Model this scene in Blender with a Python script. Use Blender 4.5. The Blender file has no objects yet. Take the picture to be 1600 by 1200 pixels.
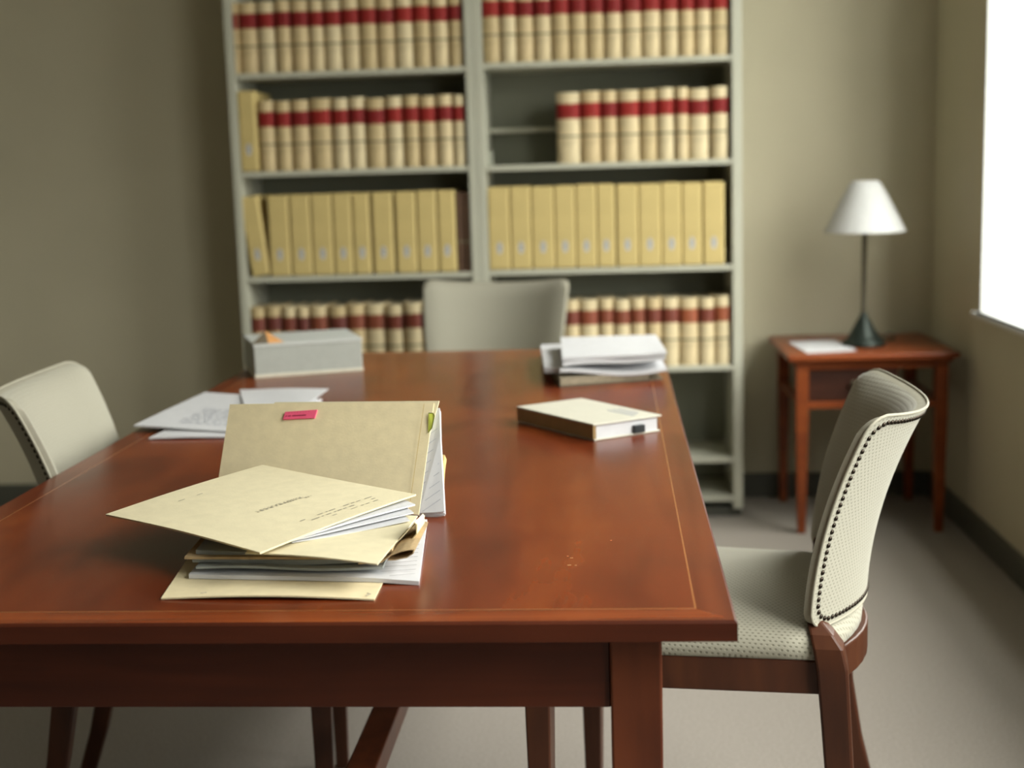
import bpy, bmesh, math, random
from mathutils import Vector, Matrix

rng = random.Random(7)
S = bpy.context.scene
COL = S.collection

# ---------------------------------------------------------------- camera
cam_d = bpy.data.cameras.new('camera')
cam = bpy.data.objects.new('camera', cam_d)
COL.objects.link(cam)
R = ((0.997729, 0.019545, 0.064455), (0.060589, 0.15752, -0.985655), (-0.029418, 0.987322, 0.155978))
cam.matrix_world = Matrix(R).to_4x4()
cam.location = (0.0, 0.0, 1.22)
cam_d.sensor_width = 36.0
cam_d.lens = 47.853
cam_d.clip_start = 0.02
cam_d.dof.use_dof = True
cam_d.dof.focus_distance = 1.80
cam_d.dof.aperture_fstop = 3.3
S.camera = cam

# ---------------------------------------------------------------- daylight and exposure
ROOM_X0, ROOM_X1, ROOM_Y0, ROOM_Y1, ROOM_H = -4.4, 1.194, -3.2, 4.946, 2.95
WALL_T = 0.36
WIN = [(2.75, 4.325, 0.735, 2.78), (0.0, 2.1, 0.735, 2.78)]      # y0, y1, z0, z1
world = bpy.data.worlds.new('overcast_sky')
S.world = world
world.use_nodes = True
nt = world.node_tree
nt.nodes.clear()
wo = nt.nodes.new('ShaderNodeOutputWorld')
wb = nt.nodes.new('ShaderNodeBackground')
wt = nt.nodes.new('ShaderNodeTexCoord')
ws = nt.nodes.new('ShaderNodeSeparateXYZ')
wr = nt.nodes.new('ShaderNodeValToRGB')
wr.color_ramp.elements[0].position = 0.47
wr.color_ramp.elements[0].color = (0.16, 0.16, 0.145, 1)
wr.color_ramp.elements[1].position = 0.80
wr.color_ramp.elements[1].color = (1.0, 0.99, 0.95, 1)
wm = nt.nodes.new('ShaderNodeMath')
wm.operation = 'MULTIPLY_ADD'
wm.inputs[1].default_value = 0.5
wm.inputs[2].default_value = 0.5
nt.links.new(wt.outputs['Generated'], ws.inputs[0])
nt.links.new(ws.outputs['Z'], wm.inputs[0])
nt.links.new(wm.outputs[0], wr.inputs[0])
nt.links.new(wr.outputs[0], wb.inputs['Color'])
wb.inputs['Strength'].default_value = 22.0
nt.links.new(wb.outputs[0], wo.inputs[0])
for i, (y0, y1, z0, z1) in enumerate(WIN):
    ld = bpy.data.lights.new('window_daylight', 'AREA')
    ld.shape = 'RECTANGLE'
    ld.size, ld.size_y = z1 - z0, y1 - y0
    ld.cycles.is_portal = True
    lo = bpy.data.objects.new('window_daylight', ld)
    lo.location = (ROOM_X1 + WALL_T + 0.02, (y0 + y1) / 2, (z0 + z1) / 2)
    lo.rotation_euler = (0, math.radians(90), 0)
    COL.objects.link(lo)
S.view_settings.view_transform = 'Standard'
S.view_settings.look = 'None'
S.view_settings.gamma = 1.0
S.view_settings.use_curve_mapping = False
S.view_settings.exposure = 0.0
S.cycles.max_bounces = 10
S.cycles.diffuse_bounces = 6
S.cycles.glossy_bounces = 4
S.cycles.transparent_max_bounces = 8
S.cycles.sample_clamp_indirect = 6.0
S.cycles.use_denoising = True


# ---------------------------------------------------------------- materials
def new_mat(name):
    m = bpy.data.materials.new(name)
    m.use_nodes = True
    b = m.node_tree.nodes['Principled BSDF']
    return m, m.node_tree, b


def plain(name, col, rough=0.6, var=0.08, scale=30.0, bump=0.0, bscale=200.0, spec=0.5, metal=0.0, coat=0.0):
    m, t, b = new_mat(name)
    tc = t.nodes.new('ShaderNodeTexCoord')
    n = t.nodes.new('ShaderNodeTexNoise')
    n.inputs['Scale'].default_value = scale
    n.inputs['Detail'].default_value = 4
    r = t.nodes.new('ShaderNodeValToRGB')
    r.color_ramp.elements[0].position = 0.3
    r.color_ramp.elements[1].position = 0.7
    r.color_ramp.elements[0].color = tuple(c * (1 - var) for c in col) + (1,)
    r.color_ramp.elements[1].color = tuple(min(1, c * (1 + var)) for c in col) + (1,)
    t.links.new(tc.outputs['Object'], n.inputs['Vector'])
    t.links.new(n.outputs['Fac'], r.inputs[0])
    t.links.new(r.outputs[0], b.inputs['Base Color'])
    b.inputs['Roughness'].default_value = rough
    b.inputs['Specular IOR Level'].default_value = spec
    b.inputs['Metallic'].default_value = metal
    b.inputs['Coat Weight'].default_value = coat
    b.inputs['Coat Roughness'].default_value = 0.2
    if bump:
        n2 = t.nodes.new('ShaderNodeTexNoise')
        n2.inputs['Scale'].default_value = bscale
        n2.inputs['Detail'].default_value = 3
        bp = t.nodes.new('ShaderNodeBump')
        bp.inputs['Strength'].default_value = bump
        bp.inputs['Distance'].default_value = 0.002
        t.links.new(tc.outputs['Object'], n2.inputs['Vector'])
        t.links.new(n2.outputs['Fac'], bp.inputs['Height'])
        t.links.new(bp.outputs[0], b.inputs['Normal'])
    return m


def wood(name, dark, mid, light, stretch=(14, 1.2, 14), rough=0.3, coat=0.3, figure=1.0):
    m, t, b = new_mat(name)
    tc = t.nodes.new('ShaderNodeTexCoord')
    mp = t.nodes.new('ShaderNodeMapping')
    mp.inputs['Scale'].default_value = stretch
    n1 = t.nodes.new('ShaderNodeTexNoise')
    n1.inputs['Scale'].default_value = 1.0
    n1.inputs['Detail'].default_value = 2.5
    n1.inputs['Roughness'].default_value = 0.62
    n1.inputs['Distortion'].default_value = 0.5
    n2 = t.nodes.new('ShaderNodeTexNoise')
    n2.inputs['Scale'].default_value = 3.4 * figure
    n2.inputs['Detail'].default_value = 3
    n2.inputs['Distortion'].default_value = 1.0
    n3 = t.nodes.new('ShaderNodeTexNoise')                       # fine pores
    mp3 = t.nodes.new('ShaderNodeMapping')
    mp3.inputs['Scale'].default_value = tuple(s * 14 for s in stretch)
    n3.inputs['Scale'].default_value = 1.0
    n3.inputs['Detail'].default_value = 2
    mix = t.nodes.new('ShaderNodeMath')
    mix.operation = 'MULTIPLY_ADD'
    mix.inputs[1].default_value = 0.55
    mul = t.nodes.new('ShaderNodeMath')
    mul.operation = 'MULTIPLY'
    mul.inputs[1].default_value = 0.45
    ad = t.nodes.new('ShaderNodeMath')
    ad.operation = 'MULTIPLY_ADD'
    ad.inputs[1].default_value = 0.05
    r = t.nodes.new('ShaderNodeValToRGB')
    cr = r.color_ramp
    cr.elements[0].position, cr.elements[0].color = 0.36, dark + (1,)
    cr.elements[1].position, cr.elements[1].color = 0.80, light + (1,)
    e = cr.elements.new(0.55)
    e.color = mid + (1,)
    t.links.new(tc.outputs['Object'], mp.inputs[0])
    t.links.new(tc.outputs['Object'], mp3.inputs[0])
    t.links.new(mp.outputs[0], n1.inputs['Vector'])
    t.links.new(mp3.outputs[0], n3.inputs['Vector'])
    t.links.new(tc.outputs['Object'], n2.inputs['Vector'])
    t.links.new(n2.outputs['Fac'], mul.inputs[0])
    t.links.new(n1.outputs['Fac'], mix.inputs[0])
    t.links.new(mul.outputs[0], mix.inputs[2])
    t.links.new(n3.outputs['Fac'], ad.inputs[0])
    t.links.new(mix.outputs[0], ad.inputs[2])
    t.links.new(ad.outputs[0], r.inputs[0])
    t.links.new(r.outputs[0], b.inputs['Base Color'])
    b.inputs['Roughness'].default_value = rough
    b.inputs['Specular IOR Level'].default_value = 0.27
    b.inputs['Coat Weight'].default_value = coat * 0.2
    b.inputs['Coat Roughness'].default_value = 0.15
    return m


def waffle(name, col, dot, pitch=(0.0095, 0.0075), rough=0.85):
    """woven upholstery: small dark dimples in staggered rows, from a UV map in metres"""
    m, t, b = new_mat(name)
    uv = t.nodes.new('ShaderNodeUVMap')
    uv.uv_map = 'UVMap'
    sp = t.nodes.new('ShaderNodeSeparateXYZ')
    t.links.new(uv.outputs[0], sp.inputs[0])

    def math_(op, a, bb=None):
        n = t.nodes.new('ShaderNodeMath')
        n.operation = op
        for k, v in enumerate((a, bb)):
            if v is None:
                continue
            if isinstance(v, (int, float)):
                n.inputs[k].default_value = v
            else:
                t.links.new(v, n.inputs[k])
        return n.outputs[0]
    row = math_('DIVIDE', sp.outputs['Y'], pitch[1])
    fl = math_('FLOOR', row)
    odd = math_('MULTIPLY', math_('MODULO', fl, 2.0), 0.5)
    cx = math_('ADD', math_('DIVIDE', sp.outputs['X'], pitch[0]), odd)
    fx = math_('SUBTRACT', math_('FRACT', cx), 0.5)
    fy = math_('SUBTRACT', math_('FRACT', row), 0.5)
    d = math_('SQRT', math_('ADD', math_('MULTIPLY', fx, fx), math_('MULTIPLY', fy, fy)))
    mr = t.nodes.new('ShaderNodeMapRange')
    mr.inputs['From Min'].default_value = 0.14
    mr.inputs['From Max'].default_value = 0.32
    t.links.new(d, mr.inputs['Value'])
    mx = t.nodes.new('ShaderNodeMix')
    mx.data_type = 'RGBA'
    mx.inputs['A'].default_value = dot + (1,)
    mx.inputs['B'].default_value = col + (1,)
    t.links.new(mr.outputs[0], mx.inputs['Factor'])
    t.links.new(mx.outputs['Result'], b.inputs['Base Color'])
    bp = t.nodes.new('ShaderNodeBump')
    bp.inputs['Strength'].default_value = 0.35
    bp.inputs['Distance'].default_value = 0.0015
    t.links.new(mr.outputs[0], bp.inputs['Height'])
    t.links.new(bp.outputs[0], b.inputs['Normal'])
    b.inputs['Roughness'].default_value = rough
    b.inputs['Sheen Weight'].default_value = 0.15
    return m


M = {}
M['wall'] = plain('wall_paint', (0.475, 0.435, 0.315), 0.85, 0.03, 3.0, 0.15, 120, 0.3)
M['white_paint'] = plain('white_gloss_paint', (0.55, 0.555, 0.54), 0.4, 0.02, 6)
M['ceiling'] = plain('ceiling_paint', (0.48, 0.47, 0.42), 0.9, 0.02, 4)
M['carpet'] = plain('carpet_pile', (0.285, 0.255, 0.222), 0.95, 0.14, 160, 0.6, 420, 0.1)
M['skirting'] = plain('skirting_paint', (0.07, 0.07, 0.055), 0.5, 0.08, 8)
M['glass'], _t, _b = new_mat('window_glass')
_t.nodes.remove(_b)
_tr = _t.nodes.new('ShaderNodeBsdfTransparent')
_tr.inputs[0].default_value = (0.96, 0.97, 0.96, 1)
_gl = _t.nodes.new('ShaderNodeBsdfGlossy')
_gl.inputs['Roughness'].default_value = 0.02
_mx = _t.nodes.new('ShaderNodeMixShader')
_mx.inputs[0].default_value = 0.05
_t.links.new(_tr.outputs[0], _mx.inputs[1])
_t.links.new(_gl.outputs[0], _mx.inputs[2])
_t.links.new(_mx.outputs[0], _t.nodes['Material Output'].inputs[0])

WD, WM_, WL = (0.075, 0.0115, 0.0035), (0.148, 0.0255, 0.0055), (0.25, 0.056, 0.0105)
M['table_field'] = wood('cherry_veneer', WD, WM_, WL, (9, 1.6, 9), 0.27, 0.35)
M['table_border'] = wood('cherry_border_lengthways', WD, (0.135, 0.026, 0.007), (0.20, 0.045, 0.011), (30, 1.5, 30), 0.27, 0.35)
M['table_cross'] = wood('cherry_border_crossways', WD, (0.20, 0.040, 0.009), (0.31, 0.075, 0.015), (1.5, 30, 30), 0.27, 0.35)
M['inlay'] = plain('pale_inlay', (0.25, 0.09, 0.023), 0.3, 0.1, 40, coat=0.3)
M['table_edge'] = wood('cherry_edge', (0.042, 0.009, 0.004), (0.07, 0.015, 0.006), (0.10, 0.022, 0.008), (2, 30, 30), 0.35, 0.2)
M['table_leg'] = wood('cherry_upright', (0.07, 0.017, 0.007), (0.12, 0.03, 0.011), (0.17, 0.045, 0.014), (22, 22, 1.5), 0.38, 0.15)
M['chair_wood'] = wood('dark_mahogany', (0.032, 0.011, 0.006), (0.062, 0.02, 0.009), (0.10, 0.034, 0.013), (18, 18, 3), 0.4, 0.1)
M['side_wood'] = wood('orange_mahogany', (0.12, 0.026, 0.009), (0.20, 0.046, 0.012), (0.30, 0.08, 0.02), (2, 16, 16), 0.32, 0.25)
M['side_shaded'] = wood('shaded_drawer_wood', (0.03, 0.010, 0.006), (0.05, 0.016, 0.008), (0.08, 0.026, 0.011), (2, 16, 16), 0.45, 0.1)  # side table wood darkened, drawer recess shade put into the colour
M['fabric'] = waffle('cream_waffle_cloth', (0.305, 0.290, 0.228), (0.225, 0.21, 0.16), (0.0080, 0.0056))
M['fabric_fine'] = waffle('cream_waffle_cloth_smooth', (0.30, 0.284, 0.222), (0.27, 0.254, 0.197), (0.0080, 0.0056))
M['fabric_seat'] = waffle('cream_waffle_cloth_seat', (0.325, 0.308, 0.24), (0.205, 0.19, 0.14), (0.0082, 0.0067))
M['piping'] = plain('cream_piping', (0.31, 0.29, 0.225), 0.8, 0.05, 60)
M['nail'] = plain('dark_bronze', (0.035, 0.026, 0.018), 0.3, 0.2, 100, metal=0.8)
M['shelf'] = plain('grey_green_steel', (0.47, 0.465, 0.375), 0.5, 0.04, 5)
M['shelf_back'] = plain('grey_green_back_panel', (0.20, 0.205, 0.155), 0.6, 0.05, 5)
M['bracket'] = plain('bare_bracket_steel', (0.45, 0.46, 0.39), 0.4, 0.05, 30, metal=0.2)
M['bookend'] = plain('dark_book_cloth', (0.10, 0.05, 0.025), 0.7, 0.2, 40)
BOOKC = [plain('calf_binding', c, 0.62, 0.16, 22) for c in
         ((0.58, 0.45, 0.245), (0.62, 0.50, 0.29), (0.53, 0.41, 0.215), (0.64, 0.53, 0.32))]
REDC = [plain('red_spine_leather', c, 0.6, 0.15, 40, spec=0.2) for c in ((0.25, 0.018, 0.016), (0.29, 0.022, 0.018), (0.21, 0.016, 0.016))]
BRNC = [plain('brown_spine_leather', c, 0.5, 0.15, 40) for c in ((0.17, 0.034, 0.018), (0.21, 0.05, 0.022), (0.13, 0.026, 0.018))]
RUSTC = [plain('rusty_spine_leather', c, 0.55, 0.15, 40) for c in ((0.30, 0.075, 0.028), (0.24, 0.055, 0.024))]
M['rule'] = plain('dark_spine_rule', (0.17, 0.14, 0.08), 0.6, 0.1, 40)
M['gilt'] = plain('gilt_lettering', (0.34, 0.16, 0.06), 0.4, 0.1, 40)
M['pages'] = plain('page_edges', (0.50, 0.44, 0.30), 0.9, 0.12, 120)
M['boxfile'] = plain('buff_box_board', (0.58, 0.45, 0.18), 0.7, 0.07, 14)
M['boxlabel'] = plain('grey_white_label', (0.55, 0.55, 0.54), 0.7, 0.05, 60)
M['ink'] = plain('grey_ink', (0.10, 0.10, 0.11), 0.7, 0.1, 60)
M['faint_ink'] = plain('faint_grey_ink', (0.30, 0.27, 0.20), 0.7, 0.1, 60)
M['buff'] = plain('buff_folder_card', (0.70, 0.60, 0.385), 0.75, 0.05, 60, 0.08, 300, 0.3)
M['buff_pale'] = plain('pale_buff_card', (0.66, 0.59, 0.40), 0.75, 0.04, 60, 0.08, 300, 0.3)
M['buff_dark'] = plain('yellow_buff_card', (0.55, 0.41, 0.17), 0.75, 0.07, 60, 0.08, 300, 0.3)
M['buff_old'] = plain('worn_buff_card', (0.42, 0.30, 0.16), 0.8, 0.14, 80, 0.2, 200, 0.3)
M['paper'] = plain('white_paper', (0.57, 0.57, 0.585), 0.7, 0.03, 40, 0.05, 120, 0.3)
M['paper_grey_shaded'] = plain('shade_darkened_grey_paper', (0.30, 0.325, 0.315), 0.75, 0.05, 40, 0.05, 120, 0.3)  # grey paper, darkened further for the shade under the printed folder
M['line'] = plain('ruled_line', (0.33, 0.35, 0.40), 0.8, 0.1, 60)
M['line_dark'] = plain('heavy_ruled_line', (0.05, 0.05, 0.06), 0.8, 0.1, 60)
M['pink'] = plain('pink_sticker', (0.78, 0.10, 0.20), 0.6, 0.05, 80)
M['pink_ink'] = plain('dark_red_ink', (0.25, 0.015, 0.04), 0.6, 0.1, 80)
M['green_tab'] = plain('yellow_green_tab', (0.62, 0.68, 0.10), 0.6, 0.12, 60)
M['green_ink'] = plain('olive_ink', (0.12, 0.14, 0.03), 0.6, 0.1, 60)
M['box_grey'] = plain('grey_archive_board', (0.37, 0.385, 0.35), 0.7, 0.04, 50, 0.05, 200)
M['box_lid'] = plain('pale_grey_board', (0.47, 0.485, 0.46), 0.7, 0.03, 50)
M['box_trim'] = plain('pale_board_edge', (0.60, 0.57, 0.46), 0.7, 0.05, 50)
M['tan_tab'] = plain('tan_leather_tab', (0.50, 0.235, 0.07), 0.7, 0.15, 60)
M['shade'] = plain('white_lamp_shade', (0.50, 0.50, 0.485), 0.75, 0.02, 50)
M['bronze'] = plain('green_black_bronze', (0.018, 0.026, 0.02), 0.45, 0.3, 60, metal=0.5)
M['stem'] = plain('dark_brass_stem', (0.065, 0.055, 0.032), 0.4, 0.2, 60, metal=0.5)
M['cord'] = plain('dark_cord', (0.05, 0.055, 0.03), 0.7, 0.1, 60)
M['clip'] = plain('black_clip', (0.015, 0.02, 0.022), 0.4, 0.1, 60)
M['cream_book'] = plain('cream_book_cover', (0.58, 0.56, 0.47), 0.55, 0.03, 40)
M['brown_card'] = plain('brown_spine_card', (0.26, 0.165, 0.06), 0.6, 0.1, 40)
M['dark_card_tab_shade'] = plain('dark_olive_card_tab_shade', (0.11, 0.085, 0.05), 0.6, 0.1, 40)  # own colour of the dark folder; painted shade on the lid tab
M['wad'] = plain('shadow_toned_paper_edges', (0.27, 0.225, 0.155), 0.85, 0.2, 90)  # brown tone puts the shadow at the pile's foot into the colour
M['scuff'] = plain('pale_scuff', (0.42, 0.24, 0.11), 0.7, 0.1, 60)


# ---------------------------------------------------------------- mesh helpers
class MB:
    def __init__(self):
        self.v, self.f, self.m, self.uv = [], [], [], {}

    def add(self, verts, faces, mi=0):
        o = len(self.v)
        self.v += [tuple(p) for p in verts]
        for f in faces:
            self.f.append(tuple(i + o for i in f))
            self.m.append(mi)
        return o

    def box(self, x0, x1, y0, y1, z0, z1, mi=0):
        self.add([(x0, y0, z0), (x1, y0, z0), (x1, y1, z0), (x0, y1, z0), (x0, y0, z1), (x1, y0, z1), (x1, y1, z1), (x0, y1, z1)],
                 [(0, 3, 2, 1), (4, 5, 6, 7), (0, 1, 5, 4), (1, 2, 6, 5), (2, 3, 7, 6), (3, 0, 4, 7)], mi)

    def prism(self, poly, z0, z1, mi=0, xf=None):
        n = len(poly)
        vs = [(x, y, z0) for x, y in poly] + [(x, y, z1) for x, y in poly]
        if xf:
            vs = [xf(*p) for p in vs]
        self.add(vs, [tuple(range(n))[::-1], tuple(range(n, 2 * n))] + [(i, (i + 1) % n, n + (i + 1) % n, n + i) for i in range(n)], mi)

    def loft(self, rings, mi=0, cap=True, closed=True):
        n = len(rings[0])
        vs = [p for r in rings for p in r]
        fs = []
        for k in range(len(rings) - 1):
            for i in range(n if closed else n - 1):
                j = (i + 1) % n
                fs.append((k * n + i, k * n + j, (k + 1) * n + j, (k + 1) * n + i))
        if cap:
            fs.append(tuple(range(n))[::-1])
            fs.append(tuple(range((len(rings) - 1) * n, len(rings) * n)))
        self.add(vs, fs, mi)

    def lathe(self, prof, c=(0, 0, 0), n=32, mi=0, cap=True):
        self.loft([[(c[0] + r * math.cos(2 * math.pi * i / n), c[1] + r * math.sin(2 * math.pi * i / n), c[2] + z) for i in range(n)]
                   for r, z in prof], mi, cap)

    def tube(self, pts, rad, n=10, mi=0):
        pts = [Vector(p) for p in pts]
        rings = []
        for i, p in enumerate(pts):
            d = (pts[min(i + 1, len(pts) - 1)] - pts[max(i - 1, 0)]).normalized()
            a = d.cross(Vector((0.13, 0.2, 1)) if abs(d.z) < 0.9 else Vector((1, 0.1, 0))).normalized()
            b = d.cross(a)
            r = rad[i] if isinstance(rad, (list, tuple)) else rad
            rings.append([tuple(p + a * r * math.cos(2 * math.pi * k / n) + b * r * math.sin(2 * math.pi * k / n)) for k in range(n)])
        self.loft(rings, mi)

    def slab(self, nu, nv, fn, t, mi=0, mi_side=None, uvfn=None):
        """a thin curved slab: fn(u, v) gives the top face, t is the thickness along its normal"""
        top = [[Vector(fn(i / nu, j / nv)) for i in range(nu + 1)] for j in range(nv + 1)]
        bot = []
        for j in range(nv + 1):
            row = []
            for i in range(nu + 1):
                du = top[j][min(i + 1, nu)] - top[j][max(i - 1, 0)]
                dv = top[min(j + 1, nv)][i] - top[max(j - 1, 0)][i]
                row.append(top[j][i] - du.cross(dv).normalized() * t)
            bot.append(row)
        W = nu + 1
        vs = [p for r in top for p in r] + [p for r in bot for p in r]
        B = W * (nv + 1)
        o = len(self.v)
        self.v += [tuple(p) for p in vs]

        def face(idx, k):
            self.f.append(tuple(o + i for i in idx))
            self.m.append(k)
            if uvfn:
                for i in idx:
                    q = i % B
                    self.uv[o + i] = uvfn((q % W) / nu, (q // W) / nv)
        ms = mi if mi_side is None else mi_side
        for j in range(nv):
            for i in range(nu):
                a = j * W + i
                face((a, a + 1, a + W + 1, a + W), mi)
                face((B + a, B + a + W, B + a + W + 1, B + a + 1), mi)
        for i in range(nu):
            face((i + 1, i, B + i, B + i + 1), ms)
            a = nv * W + i
            face((a, a + 1, B + a + 1, B + a), ms)
        for j in range(nv):
            a = j * W
            face((a, a + W, B + a + W, B + a), ms)
            a = j * W + nu
            face((a + W, a, B + a, B + a + W), ms)

    def build(self, name, mats, parent=None, smooth=False, bevel=0.0, segs=2, angle=40, loc=None, rz=None, sub=0):
        me = bpy.data.meshes.new(name)
        me.from_pydata(self.v, [], self.f)
        for mm in (mats if isinstance(mats, (list, tuple)) else [mats]):
            me.materials.append(mm)
        for p, k in zip(me.polygons, self.m):
            p.material_index = k
            p.use_smooth = smooth
        if self.uv:
            ul = me.uv_layers.new(name='UVMap')
            for lp in me.loops:
                ul.data[lp.index].uv = self.uv.get(lp.vertex_index, (0, 0))
        bm = bmesh.new()
        bm.from_mesh(me)
        bmesh.ops.recalc_face_normals(bm, faces=bm.faces)
        if smooth:
            for e in bm.edges:
                if len(e.link_faces) == 2 and e.calc_face_angle(0) > math.radians(angle):
                    e.smooth = False
        bm.to_mesh(me)
        bm.free()
        o = bpy.data.objects.new(name, me)
        COL.objects.link(o)
        if parent:
            o.parent = parent
        if loc:
            o.location = loc
        if rz is not None:
            o.rotation_euler = (0, 0, rz)
        if sub:
            sm = o.modifiers.new('subdivision', 'SUBSURF')
            sm.levels = sm.render_levels = sub
        if bevel:
            bv = o.modifiers.new('bevel', 'BEVEL')
            bv.width, bv.segments, bv.limit_method = bevel, segs, 'ANGLE'
            bv.angle_limit = math.radians(35)
        return o


def tag(o, label, cat, group=None, kind=None):
    o['label'] = label
    o['category'] = cat
    if group:
        o['group'] = group
    if kind:
        o['kind'] = kind
    return o


def empty(name, loc=(0, 0, 0), rz=0.0):
    o = bpy.data.objects.new(name, None)
    o.location = loc
    o.rotation_euler = (0, 0, rz)
    o.empty_display_size = 0.05
    COL.objects.link(o)
    return o


def struct(name, mb, mat, parent=None, **k):
    o = mb.build(name, mat, parent, **k)
    if not parent:
        o['kind'] = 'structure'
    return o


def copy_tree(o, parent=None):
    c = o.copy()
    COL.objects.link(c)
    if parent:
        c.parent = parent
    for ch in list(o.children):
        copy_tree(ch, c)
    return c


ORD = 'first second third fourth fifth sixth seventh eighth ninth tenth eleventh twelfth thirteenth fourteenth'.split()

# ---------------------------------------------------------------- the room
m = MB(); m.box(ROOM_X0 - .2, ROOM_X1 + WALL_T, ROOM_Y0 - .2, ROOM_Y1 + .2, -0.1, 0.0)
struct('floor', m, M['carpet'])
m = MB(); m.box(ROOM_X0 - .2, ROOM_X1 + WALL_T, ROOM_Y0 - .2, ROOM_Y1 + .2, ROOM_H, ROOM_H + 0.1)
struct('ceiling', m, M['ceiling'])
m = MB(); m.box(ROOM_X0 - .2, ROOM_X1 + WALL_T, ROOM_Y1, ROOM_Y1 + .2, 0, ROOM_H)
struct('wall_back', m, M['wall'])
m = MB(); m.box(ROOM_X0 - .2, ROOM_X0, ROOM_Y0, ROOM_Y1, 0, ROOM_H)
struct('wall_left', m, M['wall'])
m = MB(); m.box(ROOM_X0 - .2, ROOM_X1 + WALL_T, ROOM_Y0 - .2, ROOM_Y0, 0, ROOM_H)
struct('wall_front', m, M['wall'])
# the window wall, with two openings whose reveals are painted white
m = MB()
xa, xb = ROOM_X1, ROOM_X1 + WALL_T
ys = sorted([ROOM_Y0] + [c for w in WIN for c in w[:2]] + [ROOM_Y1])
zb, zt = WIN[0][2], WIN[0][3]


def quad(pts, mi):
    m.add(pts, [(0, 1, 2, 3)], mi)


for x in (xa, xb):
    for a, b in zip(ys, ys[1:]):
        hole = any(abs(a - w[0]) < 1e-6 for w in WIN)
        for z0, z1 in (((0, zb), (zt, ROOM_H)) if hole else ((0, zb), (zb, zt), (zt, ROOM_H))):
            quad([(x, a, z0), (x, b, z0), (x, b, z1), (x, a, z1)], 0)
for w in WIN:
    for y in w[:2]:
        quad([(xa, y, zb), (xb, y, zb), (xb, y, zt), (xa, y, zt)], 1)
    for z in (zb, zt):
        quad([(xa, w[0], z), (xb, w[0], z), (xb, w[1], z), (xa, w[1], z)], 1)
for y in (ROOM_Y0, ROOM_Y1):
    quad([(xa, y, 0), (xb, y, 0), (xb, y, ROOM_H), (xa, y, ROOM_H)], 0)
o = m.build('wall_right', [M['wall'], M['white_paint']])
o['kind'] = 'structure'
for k, (y0, y1, z0, z1) in enumerate(WIN):
    w = empty('window_%d' % (k + 1), (xb - 0.06, (y0 + y1) / 2, z0))
    w['kind'] = 'structure'
    hy, hz = (y1 - y0) / 2, z1 - z0
    m = MB()
    for a, b, c, d in ((-hy, -hy + .055, 0, hz), (hy - .055, hy, 0, hz), (-hy + .055, hy - .055, 0, .06), (-hy + .055, hy - .055, hz - .055, hz),
                       (-.025, .025, .06, hz - .055), (-hy + .055, hy - .055, hz * .5 - .02, hz * .5 + .02)):
        m.box(-.025, .025, a, b, c, d)
    m.build('window_frame', M['white_paint'], w, bevel=.004)
    m = MB(); m.box(-.003, .003, -hy + .05, hy - .05, .05, hz - .05)
    m.build('pane', M['glass'], w)
    m = MB(); m.box(ROOM_X1 - .026, ROOM_X1 + WALL_T - .09, y0 + .004, y1 - .004, z0 - .002, z0 + .001)
    m.box(ROOM_X1 - .026, ROOM_X1 - .0005, y0 - .02, y1 + .02, z0 - .013, z0 + .001)
    o = m.build('trim_%d' % (k + 1), M['white_paint'], bevel=.005, segs=3)
    o['kind'] = 'structure'
m = MB(); m.prism([(ROOM_Y1 - .014, 0), (ROOM_Y1, 0), (ROOM_Y1, .088), (ROOM_Y1 - .006, .088), (ROOM_Y1 - .014, .078)], ROOM_X0, ROOM_X1,
                  xf=lambda y, z, x: (x, y, z))
struct('baseboard_back', m, M['skirting'])
m = MB(); m.prism([(ROOM_X1 - .014, 0), (ROOM_X1, 0), (ROOM_X1, .088), (ROOM_X1 - .006, .088), (ROOM_X1 - .014, .078)], ROOM_Y0, ROOM_Y1 - .014,
                  xf=lambda x, z, y: (x, y, z))
struct('baseboard_right', m, M['skirting'])

# ---------------------------------------------------------------- the long table
TOP_Z, TT = 0.74, 0.023
T = empty('meeting_table', (0.141, 1.397, 0), -0.011)
tag(T, 'long reddish brown wooden meeting table holding folders, books and papers', 'table')
TW, TL_, BW, IN = 1.056, 2.222, 0.041, 0.0022
m = MB()
zt_, zb_ = TOP_Z, TOP_Z - TT
e = 0.003


def q4(a, b, c, d, mi):
    m.add([(p[0], p[1], zt_) for p in (a, b, c, d)], [(0, 1, 2, 3)], mi)


o0 = [(-TW + e, e), (-e, e), (-e, TL_ - e), (-TW + e, TL_ - e)]
o1 = [(-TW + BW, BW), (-BW, BW), (-BW, TL_ - BW), (-TW + BW, TL_ - BW)]
b2 = BW + IN
o2 = [(-TW + b2, b2), (-b2, b2), (-b2, TL_ - b2), (-TW + b2, TL_ - b2)]
for i in range(4):
    j = (i + 1) % 4
    q4(o0[i], o0[j], o1[j], o1[i], 2 if i % 2 == 0 else 1)
    q4(o1[i], o1[j], o2[j], o2[i], 3)
q4(*o2, 0)
oe = [(-TW, 0), (0, 0), (0, TL_), (-TW, TL_)]
for i in range(4):
    j = (i + 1) % 4
    m.add([(o0[i][0], o0[i][1], zt_), (o0[j][0], o0[j][1], zt_), (oe[j][0], oe[j][1], zt_ - e), (oe[i][0], oe[i][1], zt_ - e)], [(0, 1, 2, 3)], 4)
    m.add([(oe[i][0], oe[i][1], zt_ - e), (oe[j][0], oe[j][1], zt_ - e), (oe[j][0], oe[j][1], zb_), (oe[i][0], oe[i][1], zb_)], [(0, 1, 2, 3)], 4)
m.add([(p[0], p[1], zb_) for p in oe], [(3, 2, 1, 0)], 4)
bm_w = m.build('tabletop', [M['table_field'], M['table_border'], M['table_cross'], M['inlay'], M['table_edge']], T)
LW = 0.058
lx = (-0.0785 - LW, -TW + 0.0785)
ly = (0.058, TL_ - 0.058 - LW)
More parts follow.
